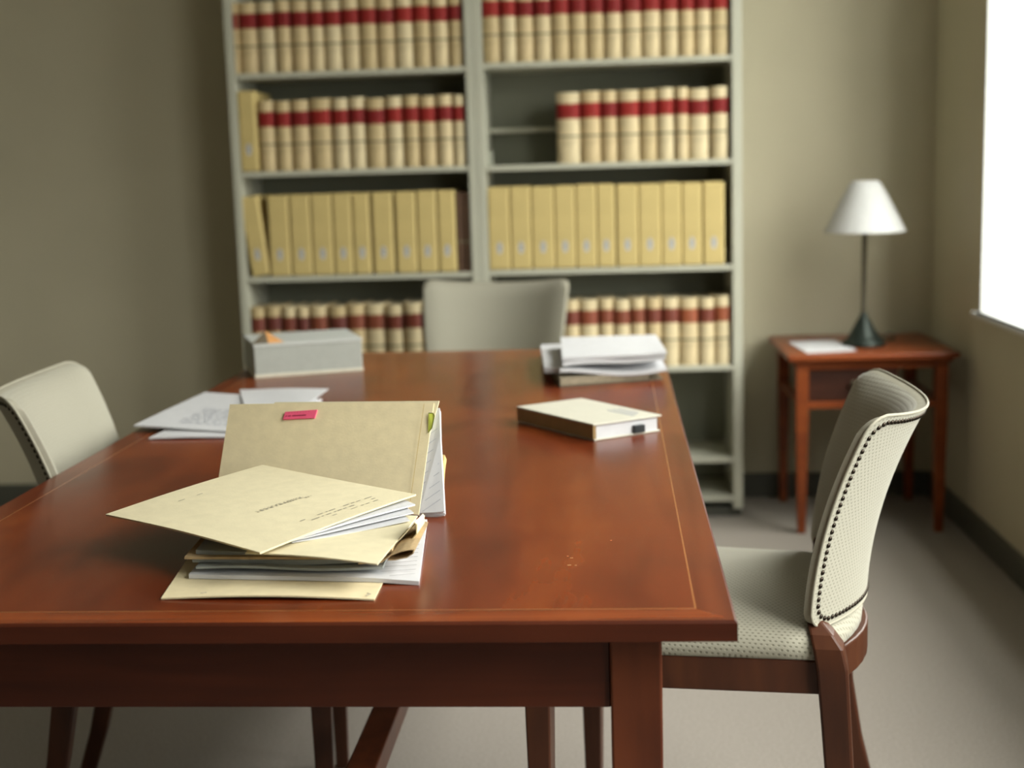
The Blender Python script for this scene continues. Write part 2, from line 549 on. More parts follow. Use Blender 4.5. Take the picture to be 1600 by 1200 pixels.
for x in lx:
    for y in ly:
        m = MB()
        c = (x + LW / 2, y + LW / 2)

        def ring(z, h, c=c):
            return [(c[0] - h, c[1] - h, z), (c[0] + h, c[1] - h, z), (c[0] + h, c[1] + h, z), (c[0] - h, c[1] + h, z)]
        m.loft([ring(0.0, .022), ring(.56, LW / 2), ring(zb_, LW / 2)])
        m.build('leg', M['table_leg'], T, bevel=.003)
AZ = 0.617
for nm, (x0, x1, y0, y1) in (('front', (lx[1] + LW, lx[0], ly[0] + .006, ly[0] + .03)), ('back', (lx[1] + LW, lx[0], ly[1] + LW - .03, ly[1] + LW - .006)),
                             ('l', (lx[1] + .006, lx[1] + .03, ly[0] + LW, ly[1])), ('r', (lx[0] + LW - .03, lx[0] + LW - .006, ly[0] + LW, ly[1]))):
    m = MB(); m.box(x0, x1, y0, y1, AZ, zb_)
    m.build('apron', M['table_edge'], T, bevel=.0015)
for y in ly:
    m = MB(); m.box(lx[1] + LW - .006, lx[0] + .006, y + .009, y + LW - .009, .27, .315)
    m.build('stretcher', M['table_leg'], T, bevel=.003)
m = MB(); m.box(-TW / 2 - .024, -TW / 2 + .024, ly[0] + LW - .009, ly[1] + .009, .27, .313)
m.build('stretcher', M['table_leg'], T, bevel=.003)
# tiny scuffs on the polish
m = MB()
for sx, sy, l in ((-.188, .248, .0014), (-.183, .240, .0024), (-.185, .209, .0030), (-.177, .208, .0016), (-.134, .319, .0014)):
    m.box(sx - l * .8, sx + l * .8, sy - .0008, sy + .0008, TOP_Z + .0001, TOP_Z + .0004)
m.build('scuff', M['scuff'], T)


# ---------------------------------------------------------------- upholstered chairs
# local frame: +y is the way the sitter faces, the origin is on the floor under the back's centre
ZB, ZT, W0, W1, G0, G1, L1, L2, DIP = 0.557, 0.876, 0.420, 0.475, 0.080, 0.082, 0.009, 0.075, 0.020


def back_pt(u, s, t=0.0):
    w = W0 + (W1 - W0) * s
    g = G0 + (G1 - G0) * s
    return Vector((u * w / 2, -(L1 * s + L2 * s * s) - g * (1 - u * u) + t, ZB + (ZT - ZB) * s - DIP * s * (1 - u * u)))


def sup(u, s, r=0.13):
    """round the corners of the (u, s) square"""
    x, y = u, 2 * s - 1
    ax, ay = abs(x), abs(y)
    k = 1 - r
    ry = r * 1.35
    ky = 1 - ry
    if ax > k and ay > ky:
        dx, dy = (ax - k) / r, (ay - ky) / ry
        mx = max(dx, dy)
        l = math.hypot(dx, dy)
        if l > 0:
            f = mx / l
            ax, ay = k + dx * f * r, ky + dy * f * ry
    return math.copysign(ax, x), (math.copysign(ay, y) + 1) / 2


BT = 0.033


def make_chair(name):
    root = empty(name)
    # seat cushion
    m = MB()
    N = 48
    plan = []

    def seat_r(th):
        # outline of the seat by angle: bowed rear, slightly bowed front
        pass
    rear, front = -0.012, 0.415
    pts = []
    for i in range(13):                      # rear arc
        u = -1 + 2 * i / 12
        pts.append((u * 0.212, rear - 0.062 * (1 - u * u)))
    for i in range(1, 8):
        f = i / 8
        pts.append((0.212 + 0.026 * f, rear + (front - rear) * f))
    for i in range(13):
        u = 1 - 2 * i / 12
        pts.append((u * 0.238, front + 0.02 * (1 - u * u)))
    for i in range(7, 0, -1):
        f = i / 8
        pts.append((-0.212 - 0.026 * f, rear + (front - rear) * f))
    cx, cy = 0.0, 0.19
    rings = []
    for k, z in ((0.965, 0.512), (0.995, 0.518), (1.0, 0.532), (0.985, 0.546), (0.94, 0.556), (0.84, 0.564), (0.62, 0.571), (0.32, 0.575), (0.02, 0.576)):
        rings.append([(cx + (x - cx) * k, cy + (y - cy) * k, z) for x, y in pts])
    o_ = len(m.v)
    m.loft(rings)
    for i, (x, y, z) in enumerate(m.v):
        side = z < 0.545
        m.uv[i] = (x, y + z) if abs(x) < 0.2 or not side else (y, z + abs(x) * .6)
    for i, (x, y, z) in enumerate(m.v):
        m.uv[i] = (y + 0.0, x + (0.545 - z) * (1 if x > 0 else -1))
    m.build('seat', M['fabric_seat'], root, smooth=True, angle=60)
    # seat frame: side rails, bowed front and rear rails
    for sgn in (-1, 1):
        m = MB()
        m.prism([(sgn * 0.185, -0.02), (sgn * 0.207, -0.02), (sgn * 0.230, 0.385), (sgn * 0.208, 0.385)], 0.462, 0.513)
        m.build('seat_rail', M['chair_wood'], root, bevel=.003)
    for yy, bow, w in ((rear - .004, -0.066, 0.19), (front - .012, 0.02, 0.208)):
        m = MB()
        inner = [(u / 6 * w, yy + bow * (1 - (u / 6) ** 2)) for u in range(-6, 7)]
        outer = [(x, y + (0.022 if bow < 0 else -0.022)) for x, y in inner]
        m.prism(inner + outer[::-1], 0.462, 0.513)
        m.build('seat_rail', M['chair_wood'], root, bevel=.003)
    # legs
    for sgn in (-1, 1):
        m = MB()
        path = [(0.20, -0.128, 0.0, .015, .016), (0.20, -0.088, 0.12, .017, .017), (0.20, -0.060, 0.23, .018, .018), (0.20, -0.042, 0.33, .020, .020), (0.20, -0.036, 0.42, .021, .021), (0.2, -0.030, 0.505, .022, .022),
                (0.199, -0.024, 0.535, .0215, .0215), (0.194, -0.015, 0.553, .018, .017), (0.182, -0.004, 0.568, .012, .011), (0.172, -0.001, 0.59, .008, .007)]
        m.loft([[(sgn * x - a, y - b, z), (sgn * x + a, y - b, z), (sgn * x + a, y + b, z), (sgn * x - a, y + b, z)] for x, y, z, a, b in path])
        m.build('leg', M['chair_wood'], root, bevel=.004)
        m = MB()
        path = [(0.214, 0.398, 0.0, .013, .013), (0.214, 0.398, 0.40, .019, .019), (0.214, 0.398, 0.513, .02, .02)]
        m.loft([[(sgn * x - a, y - b, z), (sgn * x + a, y - b, z), (sgn * x + a, y + b, z), (sgn * x - a, y + b, z)] for x, y, z, a, b in path])
        m.build('leg', M['chair_wood'], root, bevel=.003)
    # backrest: curved padded slab, puffed on the sitter's side
    m = MB()
    NU, NV = 36, 26
    V = {}

    def vid(i, j, side):
        return (j * (NU + 1) + i) + (NU + 1) * (NV + 1) * side
    verts = []
    for side in (0, 1):
        for j in range(NV + 1):
            for i in range(NU + 1):
                u, s = -1 + 2 * i / NU, j / NV
                uu, ss = sup(u, s)
                if side == 0:
                    p = back_pt(uu, ss)
                else:
                    edge = max(abs(u), abs(2 * s - 1))
                    puff = BT * (1 - 0.55 * max(0.0, (edge - 0.70) / 0.30) ** 2.2)
                    k = 1 - 0.018 * max(0.0, (edge - 0.8) / 0.2)
                    p = back_pt(uu * k, 0.5 + (ss - 0.5) * k, puff)
                verts.append(p)
    faces = []
    for j in range(NV):
        for i in range(NU):
            for side in (0, 1):
                a, b, c, d = vid(i, j, side), vid(i + 1, j, side), vid(i + 1, j + 1, side), vid(i, j + 1, side)
                faces.append((a, b, c, d) if side == 0 else (d, c, b, a))
    loop = [(i, 0) for i in range(NU)] + [(NU, j) for j in range(NV)] + [(i, NV) for i in range(NU, 0, -1)] + [(0, j) for j in range(NV, 0, -1)]
    for k in range(len(loop)):
        a, b = loop[k], loop[(k + 1) % len(loop)]
        faces.append((vid(*b, 0), vid(*a, 0), vid(*a, 1), vid(*b, 1)))
    m.add(verts, faces)
    for k in range(len(faces) - len(loop), len(faces)):
        m.m[k] = 1
    for k in range(1, len(faces) - len(loop), 2):
        m.m[k] = 2
    for i, p in enumerate(verts):
        m.uv[i] = (p.x * 1.06, p.z)
    back = m.build('backrest', [M['fabric'], M['piping'], M['fabric_fine']], root, smooth=True, angle=62)
    # piping along the outer edge of both faces, and the row of nail heads inside it
    edge_pts = []
    for k in range(len(loop)):
        i, j = loop[k]
        uu, ss = sup(-1 + 2 * i / NU, j / NV)
        edge_pts.append((uu, ss))
    m = MB()
    pp = [back_pt(u, s, 0.001) for u, s in edge_pts]
    rings = []
    n = len(pp)
    for k in range(n + 1):
        p = pp[k % n]
        d = (pp[(k + 1) % n] - pp[(k - 1) % n]).normalized()
        a = d.cross(Vector((0, 1, 0))).normalized()
        b = d.cross(a)
        rings.append([tuple(p + a * .0022 * math.cos(2 * math.pi * q / 8) + b * .0022 * math.sin(2 * math.pi * q / 8)) for q in range(8)])
    m.loft(rings, cap=False)
    m.build('piping', M['piping'], back, smooth=True)
    # nail heads, evenly spaced by length along the inset outline
    ins = []
    for u, s in edge_pts:
        ins.append(back_pt(u * (1 - .0105 / 0.225), 0.5 + (s - 0.5) * (1 - .0105 / 0.16), 0.0))
    nl = [(ins[(k + 1) % n] - ins[k]).length for k in range(n)]
    tot = sum(nl)
    cnt = int(tot / 0.0104)
    m = MB()
    acc, k = 0.0, 0
    for c in range(cnt):
        tgt = tot * c / cnt
        while acc + nl[k] < tgt:
            acc += nl[k]
            k += 1
        f = (tgt - acc) / nl[k]
        p = ins[k].lerp(ins[(k + 1) % n], f)
        u_ = p.x / (W1 / 2)
        nrm = Vector((0.62 * u_ * 1.0, -1, -0.25)).normalized()
        nrm = Vector((2 * (G1 / (W1 / 2)) * u_, -1.0, -0.22)).normalized()
        nrm.x = abs(nrm.x) * (1 if p.x > 0 else -1)
        a = nrm.cross(Vector((0, 0, 1))).normalized()
        b = nrm.cross(a)
        r = 0.0041
        rr = []
        for rad, h in ((1.0, -0.0005), (0.92, 0.0012), (0.6, 0.0024), (0.05, 0.0029)):
            rr.append([tuple(p + nrm * h + a * r * rad * math.cos(2 * math.pi * q / 8) + b * r * rad * math.sin(2 * math.pi * q / 8)) for q in range(8)])
        m.loft(rr)
    m.build('nailhead_trim', M['nail'], back, smooth=True)
    return root


def pose(o, x, y, a):
    """a: the sitter faces (-cos a, sin a)"""
    o.location = (x, y, 0)
    o.rotation_euler = (0, 0, math.atan2(math.sin(a), -math.cos(a)) - math.pi / 2)


ch = make_chair('upholstered_chair')
tag(ch, 'cream chair nearest the window, nailhead back turned to the camera', 'chair', 'cream upholstered chairs around the table')
pose(ch, 0.330, 2.087, 0.178)
c2 = copy_tree(ch)
tag(c2, 'cream chair on the long table side away from the window, in shade', 'chair', 'cream upholstered chairs around the table')
pose(c2, -0.917, 2.387, 3.009)
c3 = copy_tree(ch)
tag(c3, 'cream chair at the far table end, facing the camera before the bookcases', 'chair', 'cream upholstered chairs around the table')
pose(c3, -0.334, 4.248, -1.46)


# ---------------------------------------------------------------- bookcases
BY, BD = 4.646, 0.296
LS = [(-1.240, -0.400), (-0.400, 0.489)]
CASE_TOP = 2.28
ZS = [[0.075, 0.213, 0.536, 0.876, 1.236, 1.565, 1.91], [0.075, 0.213, 0.536, 0.879, 1.233, 1.572, 1.915]]
UPW = [(0.028, 0.030), (0.030, 0.034)]
sides = ['first', 'second']
cases = []
for k, (x0, x1) in enumerate(LS):
    B = empty('bookcase', ((x0 + x1) / 2, BY, 0))
    tag(B, 'tall grey green bookcase holding the leaning buff box, farther from the lamp table' if k == 0 else
        'tall grey green bookcase with a part empty shelf, beside the lamp table', 'bookcase', 'grey green bookcases against the wall')
    cases.append(B)
    h = (x1 - x0) / 2
    wl, wr_ = UPW[k]
    for a, b in ((-h, -h + wl), (h - wr_, h)):
        m = MB(); m.box(a + .0006, b - .0006, 0.022, BD, 0.03, CASE_TOP)
        m.box(a + .0006, b - .0006, 0, .022, 0.03, CASE_TOP)
        m.build('upright', M['shelf'], B, bevel=.002)
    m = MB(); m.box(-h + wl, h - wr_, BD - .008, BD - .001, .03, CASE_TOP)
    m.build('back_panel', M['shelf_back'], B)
    m = MB(); m.box(-h + .004, h - .004, .02, .26, 0, .032)
    m.build('plinth', M['skirting'], B)
    m = MB(); m.box(-h + wl, h - wr_, 0, BD - .01, CASE_TOP - .03, CASE_TOP)
    m.build('top_panel', M['shelf'], B)
    for z in ZS[k]:
        m = MB(); m.box(-h + wl, h - wr_, 0.003, BD - .009, z - .019, z)
        m.build('shelf', M['shelf'], B, bevel=.0015)
    for z in ZS[k][1:]:
        for sg, xx in ((1, -h + wl), (-1, h - wr_)):
            m = MB()
            m.prism([(0.10, z - .02), (.20, z - .02), (.20, z - .085), (.17, z - .085), (.16, z - .05), (.12, z - .05)], 0, .006,
                    xf=lambda y, zz, x, xx=xx, sg=sg: (xx + sg * (x + .0005), y, zz))
            m.prism([(.13, z), (.17, z), (.17, z + .05), (.13, z + .05)], 0, .012, xf=lambda y, zz, x, xx=xx, sg=sg: (xx + sg * (x + .0005), y, zz + .0003))
            m.build('shelf_bracket', M['bracket'], B)
# narrow inner ledge behind the volumes of the part empty shelf
m = MB(); m.box(-.4445 + .030, .4445 - .034, .215, BD - .009, 1.346, 1.362)
m.build('inner_ledge', M['shelf'], cases[1], bevel=.001)


def volume(x0, x1, z, y, h, d, mc, mr, lab, grp, lean=0.0):
    w = x1 - x0
    hw = w / 2
    n = 7
    bulge = min(.019, w * .34)

    def prof(off):
        arc = [((hw + off) * math.sin(a), -off + bulge * (1 - math.cos(a) * 1.0)) for a in
               [(-math.pi / 2 + math.pi * i / (n - 1)) for i in range(n)]]
        return arc
    hh = [0, .012, h * .368, h * .396, h * .62, h * .86, h]
    t = .0032
    arc = prof(0)
    out = [(-hw, d)] + arc + [(hw, d)]
    inn = [(hw - t, d)] + [(x * (hw - t) / hw, yy + t) for x, yy in arc[::-1]] + [(-hw + t, d)]
    poly = out + inn
    m = MB()
    rings = [[(px, py, zz) for px, py in poly] for zz in hh]
    N = len(poly)
    for k in range(len(rings) - 1):
        mi = 1 if k == 2 else 0
        vs = rings[k] + rings[k + 1]
        m.add(vs, [(i, (i + 1) % N, N + (i + 1) % N, N + i) for i in range(N)], mi)
    for rg, zz in ((rings[0], 0), (rings[-1], 1)):
        no, ni = len(out), len(inn)
        m.add(rg, [(i, i + 1, N - 2 - i, N - 1 - i) for i in range(no - 1)], 0)
    b = m.build('bound_volume', [mc, M['rule']], None, loc=((x0 + x1) / 2, y, z + .0004), smooth=True, angle=50)
    if lean:
        b.rotation_euler = (0, lean, 0)
    tag(b, lab, 'book', grp)
    m = MB(); m.box(-hw + t + .0003, hw - t - .0003, bulge + t + .001, d - .003, .003, h - .004)
    m.build('page_block', M['pages'], b)
    if mr:
        m = MB()
        a2 = prof(.0006)
        m.loft([[(px, py, zz) for px, py in a2] for zz in (h * .63, h * .845)], cap=False, closed=False)
        a3 = prof(.0009)
        for zz in (h * .65, h * .825):
            m.loft([[(px * .92, py, q) for px, py in a3] for q in (zz, zz + .0016)], 1, cap=False, closed=False)
        m.build('spine_label', [mr, M['gilt']], b, smooth=True)
    return b


def box_file(x0, x1, z, y, h, d, lab, grp, lean=0.0, name='pamphlet_box'):
    w = x1 - x0
    m = MB()
    m.box(-w / 2, w / 2, 0, d, 0, h)
    b = m.build(name, M['boxfile'], None, loc=((x0 + x1) / 2, y, z + .0004), bevel=.008, segs=4)
    if lean:
        b.rotation_euler = (0, lean, 0)
    tag(b, lab, 'box file', grp)
    lw, lh, zc = min(.011, w * .22), .021, .075
    m = MB()
    m.prism([(lw * .9 * math.cos(2 * math.pi * i / 14), zc + lh * math.sin(2 * math.pi * i / 14)) for i in range(14)], 0, .001,
            xf=lambda x, zz, yy: (x, -.0008 + yy, zz))
    for q in range(4):
        zz = zc + .012 - q * .007
        m.box(-lw * .5, lw * (.2 + .3 * (q % 2)), -.0012, -.0007, zz, zz + .003, 1)
    m.build('spine_label', [M['boxlabel'], M['ink']], b)
    return b


YV = 4.652
L1 = [-1.2105, -1.1973, -1.1973, -1.131, -1.131, -1.0717, -1.0694, -1.0177, -1.0171, -0.9575, -0.9563, -0.9059, -0.9053, -0.8458, -0.8453, -0.7858, -0.7853, -0.7259, -0.7254, -0.6661, -0.6644, -0.6036, -0.603, -0.5451, -0.5434, -0.4856, -0.4839, -0.4375]
L1[0] = -1.2115
L2 = [-1.1471, -1.0906, -1.0895, -1.0348, -1.0337, -0.971, -0.9681, -0.8957, -0.8928, -0.8356, -0.8327, -0.7807, -0.7778, -0.7115, -0.7081, -0.6511, -0.6482, -0.5965, -0.5937, -0.5369, -0.5351, -0.4796, -0.4778, -0.4401]
L3 = [-1.1295, -1.0565, -1.053, -0.9819, -0.979, -0.9075, -0.9039, -0.8391, -0.8356, -0.7762, -0.7679, -0.6969, -0.688, -0.617, -0.6135, -0.5462, -0.5427, -0.4815]
L4 = [-1.2105, -1.1641, -1.1605, -1.1036, -1.0999, -1.0522, -1.0485, -1.0069, -1.0032, -0.9435, -0.9375, -0.8743, -0.8737, -0.8112, -0.8106, -0.7422, -0.7386, -0.6793, -0.6757, -0.6105, -.609, -.552, -.551, -.492, -.491, -.436]
R1 = [-0.3695, -0.3109, -0.3103, -0.2578, -0.2572, -0.1989, -0.1983, -0.1401, -0.1395, -0.0813, -0.0807, -0.0227, -0.0221, 0.0358, 0.0364, 0.0943, 0.0972, 0.1585, 0.1591, 0.2226, 0.2255, 0.2808, 0.2837, 0.333, 0.3348, 0.3881, 0.3899, 0.4478]
R2 = [-0.1283, -0.05, -0.0488, 0.0181, 0.0193, 0.0742, 0.0772, 0.148, 0.1492, 0.2069, 0.2081, 0.2646, 0.2693, 0.3104, 0.3116, 0.3802, 0.3867, 0.4446]
R3 = [-0.3695, -0.2957, -0.2945, -0.2233, -0.2221, -0.145, -0.1438, -0.0729, -0.0717, -0.0009, 0.0003, 0.0619, 0.0661, 0.1396, 0.1402, 0.2172, 0.2178, 0.2857, 0.2868, 0.354, 0.3576, 0.4299]
R4 = [-.3690, -.309, -.308, -.246, -.245, -.184, -.183, -.1195, -0.1184, -0.0685, -0.0673, -0.0018, -0.0006, 0.0497, 0.0509, 0.1072, 0.1084, 0.1586, 0.1616, 0.2129, 0.2141, 0.2731, 0.2743, 0.3405, 0.3411, 0.3934, 0.3946, 0.4491]


def pairs(l):
    return list(zip(l[::2], l[1::2]))


def row(l, k, zi, hgt, reds, what, where, grp, side='both'):
    ps = pairs(l)
    for i, (a, b) in enumerate(ps):
        place = ORD[i] + ' from left' if i <= (len(ps) - 1) // 2 else (ORD[len(ps) - 1 - i] + ' from right' if i < len(ps) - 1 else 'last on right')
        if i == 0:
            place = 'first on left'
        if side == 'left':
            place = 'first on left' if i == 0 else ORD[i] + ' from left'
        elif side == 'right':
            place = ORD[len(ps) - 1 - i] + ' from right' if i < len(ps) - 1 else 'last on right'
        volume(a, b, ZS[k][zi], YV + rng.uniform(0, .004), hgt + rng.uniform(-.003, .003), .175, rng.choice(BOOKC), rng.choice(reds),
               '%s, %s, %s' % (what, place, where), grp)


RV = 'tan volume with red spine band'
row(L1, 0, 5, .236, REDC, RV, 'top row, bookcase away from lamp', 'red banded volumes, top row, bookcase away from lamp')
row(L2, 0, 4, .236, REDC, RV, 'row beside lone tall buff box', 'red banded volumes beside the lone tall buff box')
row(L4, 0, 2, .234, BRNC, 'tan volume with brownish spine band', 'lowest row, behind grey box', 'brown banded volumes, lowest row, bookcase away from lamp', 'left')
row(R1, 1, 5, .236, REDC, RV, 'top row, bookcase beside lamp', 'red banded volumes, top row, bookcase beside lamp')
row(R2, 1, 4, .236, REDC, RV, 'row beside empty shelf space', 'red banded volumes beside the empty shelf space')
row(R4, 1, 2, .234, BRNC[:2] + RUSTC, 'tan volume with rusty spine band', 'lowest row, bookcase beside lamp', 'rust banded volumes, lowest row, bookcase beside lamp', 'right')
box_file(-1.2108, -1.1505, ZS[0][4], YV, .272, .24, 'lone tall buff box with grey label, beside red banded volumes', None)
ps = pairs(L3)
for i, (a, b) in enumerate(ps):
    place = (ORD[i] + ' from the leaning box') if i else 'touching the leaning box'
    box_file(a, b, ZS[0][3], YV, .278 + rng.uniform(-.002, .002), .24, 'upright buff box with grey label, %s' % place, 'upright buff boxes beside the leaning one')
box_file(-1.1965, -1.1330, ZS[0][3] + .0005, YV, .276, .24, 'buff box with grey label, leaning against the bookcase upright', None)
lb = [o for o in COL.objects if o.get('label', '').startswith('buff box with grey label, leaning')][0]
lb.location = (-1.1650 + .0015, YV, ZS[0][3] + .0034)
lb.rotation_euler = (0, math.radians(-6.2), 0)
for (a, b), lab in zip(((-.4785, -.4605), (-.4575, -.4345)), ('thin dark brown volume beside the last buff box', 'thin brown volume against the middle upright')):
    volume(a, b, ZS[0][3], YV + .004, .27, .2, M['bookend'], None, lab, None)
ps = pairs(R3)
for i, (a, b) in enumerate(ps):
    place = 'first on left' if i == 0 else (ORD[i] + ' from left' if i < 6 else (ORD[len(ps) - 1 - i] + ' from right' if i < len(ps) - 1 else 'last on right'))
    box_file(a, b, ZS[1][3], YV, .280 + rng.uniform(-.002, .002), .24, 'buff box with grey label, %s, bookcase beside lamp' % place, 'buff boxes in the bookcase beside the lamp')

# ---------------------------------------------------------------- side table, lamp, sheet
SX0, SX1, SY0, SY1, SZ = 0.606, 1.152, 4.386, 4.915, 0.600
t = empty('side_table', (SX0, SY0, 0))
tag(t, 'small orange brown wooden side table carrying the lamp', 'table')
w, d = SX1 - SX0, SY1 - SY0
m = MB(); m.box(0, w, 0, d, SZ - .02, SZ)
m.build('tabletop', M['side_wood'], t, bevel=.004)
m = MB(); m.box(.018, w - .018, .018, d - .018, SZ - .034, SZ - .0205)
m.build('moulding', M['side_wood'], t, bevel=.003)
for x in (.05, w - .05):
    for y in (.045, d - .045):
        m = MB()

        def rg(z, h, x=x, y=y):
            return [(x - h, y - h, z), (x + h, y - h, z), (x + h, y + h, z), (x - h, y + h, z)]
        m.loft([rg(0, .013), rg(.38, .02), rg(SZ - .0345, .02)])
        m.build('leg', M['side_wood'], t, bevel=.002)
m = MB(); m.box(.071, w - .071, .034, .056, SZ - .052, SZ - .0345)
m.build('rail', M['side_wood'], t, bevel=.001)
m = MB(); m.box(.071, w - .071, .030, .058, .420, .442)
m.build('rail', M['side_wood'], t, bevel=.001)
m = MB(); m.box(.072, .36, .045, .36, .443, SZ - .053)
dr = m.build('drawer', M['side_shaded'], t, bevel=.002)
m = MB(); m.lathe([(.004, 0), (.004, .008), (.010, .012), (.011, .018), (.002, .022)], n=16)
m.v = [(x + .215, -z + .0455, y + .50) for x, y, z in m.v]
m.build('knob', M['stem'], dr, smooth=True)
for y in (d - .045,):
    m = MB(); m.box(.071, w - .071, y - .01, y + .01, SZ - .085, SZ - .0345)
    m.build('rail', M['side_wood'], t, bevel=.001)
for x in (.05, w - .05):
    m = MB(); m.box(x - .01, x + .01, .066, d - .066, .422, .442)
    m.build('rail', M['side_wood'], t, bevel=.001)

LX, LY = 0.886, 4.60
t = empty('table_lamp', (LX, LY, SZ))
tag(t, 'unlit lamp with white conical shade and dark bronze stem', 'lamp')
m = MB(); m.lathe([(.070, 0), (.073, .006), (.070, .014), (.056, .024), (.046, .040), (.034, .062), (.024, .082), (.017, .094), (.012, .100), (.013, .106), (.009, .112)], n=40)
m.build('base', M['bronze'], t, smooth=True, angle=50)
m = MB(); m.lathe([(.0085, .108), (.0085, .118), (.010, .121), (.0085, .124), (.0085, .395), (.012, .40), (.012, .44)], n=20)
m.build('stem', M['stem'], t, smooth=True, angle=50)
m = MB()
pr = [(.133, .381), (.130, .388), (.104, .440), (.074, .497), (.050, .538), (.042, .547), (.040, .5475)]
inn = [(r - .003, z - .001) for r, z in pr[::-1]]
m.lathe(pr + inn, n=56, cap=False)
m.loft([[((.130) * math.cos(a), .130 * math.sin(a), .381) for a in [2 * math.pi * i / 56 for i in range(56)]],
        [(.133 * math.cos(a), .133 * math.sin(a), .381) for a in [2 * math.pi * i / 56 for i in range(56)]]], cap=False)
m.build('lamp_shade', M['shade'], t, smooth=True, angle=50)
m = MB()
m.tube([(0, 0, .44), (0, 0, .545)], .004, 8)
for a in range(3):
    m.tube([(0, 0, .544), (.0405 * math.cos(a * 2.094), .0405 * math.sin(a * 2.094), .5445)], .0016, 6)
m.build('shade_carrier', M['stem'], t)
m = MB()
m.tube([(.055, .02, .012), (.072, .035, .022), (.092, .045, .035), (.108, .05, .030), (.113, .06, .012), (.105, .10, .005), (.10, .18, .004), (.09, .27, .004)], .0035, 8)
m.build('cord', M['cord'], t, smooth=True)

m = MB()
c4 = [(.672, 4.432), (.838, 4.466), (.815, 4.745), (.650, 4.711)]
m.slab(6, 6, lambda u, v: (c4[0][0] * (1 - u) * (1 - v) + c4[1][0] * u * (1 - v) + c4[2][0] * u * v + c4[3][0] * (1 - u) * v,
                           c4[0][1] * (1 - u) * (1 - v) + c4[1][1] * u * (1 - v) + c4[2][1] * u * v + c4[3][1] * (1 - u) * v, SZ + .003), .0022)
tag(m.build('paper_sheets', M['paper'], smooth=True), 'few white sheets lying in front of the lamp on the side table', 'paper')


# ---------------------------------------------------------------- papers, box and books on the table
def bil(c, u, v):
    return [c[0][k] * (1 - u) * (1 - v) + c[1][k] * u * (1 - v) + c[2][k] * u * v + c[3][k] * (1 - u) * v for k in range(len(c[0]))]


def sheet(name, c, t, mat, wav=None, nu=16, nv=16, side=None, parent=None):
    """c: four corners (x, y, z) of the top face, counter-clockwise; wav(u, v) lifts it"""
    m = MB()
    m.slab(nu, nv, lambda u, v: (lambda p: (p[0], p[1], p[2] + (wav(u, v) if wav else 0)))(bil(c, u, v)), t, 0, 1 if side else None)
    return m.build(name, [mat] + ([side] if side else []), parent, smooth=True, angle=50)


def marks(name, c, rows, mat, parent, lift=.0004, wav=None, lo=.012, hi=.05, gap=.012, dens=1.0, thick=.18):
    """rows of short illegible strokes in the (u, v) frame of the quad c"""
    m = MB()
    for (v, u0, u1, hgt) in rows:
        u = u0
        while u < u1:
            l = rng.uniform(lo, hi)
            if rng.random() < dens:
                a, b = u, min(u + l, u1)
                P_ = []
                for uu, vv in ((a, v), (b, v), (b, v + hgt), (a, v + hgt)):
                    p = bil(c, uu, vv)
                    P_.append((p[0], p[1], p[2] + lift + (wav(uu, vv) if wav else 0)))
                m.add(P_, [(0, 1, 2, 3)])
            u += l + rng.uniform(gap * .5, gap * 1.5)
    return m.build(name, mat, parent)


Z0 = TOP_Z
# --- the pile of folders in front
PG = 'pile of folders in front'
c = [(-.511, 1.487, Z0 + .0022), (-.2605, 1.476, Z0 + .0022), (-.262, 1.80, Z0 + .0022), (-.545, 1.80, Z0 + .0022)]
bf = sheet('document_folder', c, .0018, M['buff'], lambda u, v: .004 * math.sin(math.pi * u) * max(0, 1 - v * 5), 24, 20)
tag(bf, 'buff folder lying flat at the bottom of the front pile', 'folder')
m = MB()
for px, py, dx, dy in ((-.467, 1.497, .006, .003), (-.271, 1.482, .004, .006), (-.266, 1.487, -.005, .004)):
    m.tube([(px, py, Z0 + .0046), (px + dx, py + dy, Z0 + .0044)], .0007, 5)
m.build('crease', M['faint_ink'], bf)
# lined sheets showing to the side of it
c = [(-.50, 1.56, Z0 + .008), (-.2165, 1.533, Z0 + .008), (-.2395, 1.80, Z0 + .010), (-.51, 1.82, Z0 + .010)]
ls = sheet('lined_sheets', c, .005, M['paper'], lambda u, v: -.003 * max(0, u - .8) * 5 * (1 - v), 20, 16)
tag(ls, 'white lined sheets sticking out low from the front pile, towards the window', 'paper')
m = MB()
for i in range(9):
    y = 1.552 + i * .018
    x1 = -.219 - .0235 * (y - 1.533) / .267
    L = .032 + .012 * ((i * 7) % 3)
    m.add([(x1 - L, y - .012, Z0 + .0092 + .0003), (x1 - .003, y, Z0 + .0092 - .0009), (x1 - .003, y + .0011, Z0 + .0092 - .0009), (x1 - L, y - .0109, Z0 + .0092 + .0003)], [(0, 1, 2, 3)])
m.v = [(x, y, z + .0003) for x, y, z in m.v]
m.build('ruled_lines', M['line_dark'], ls)
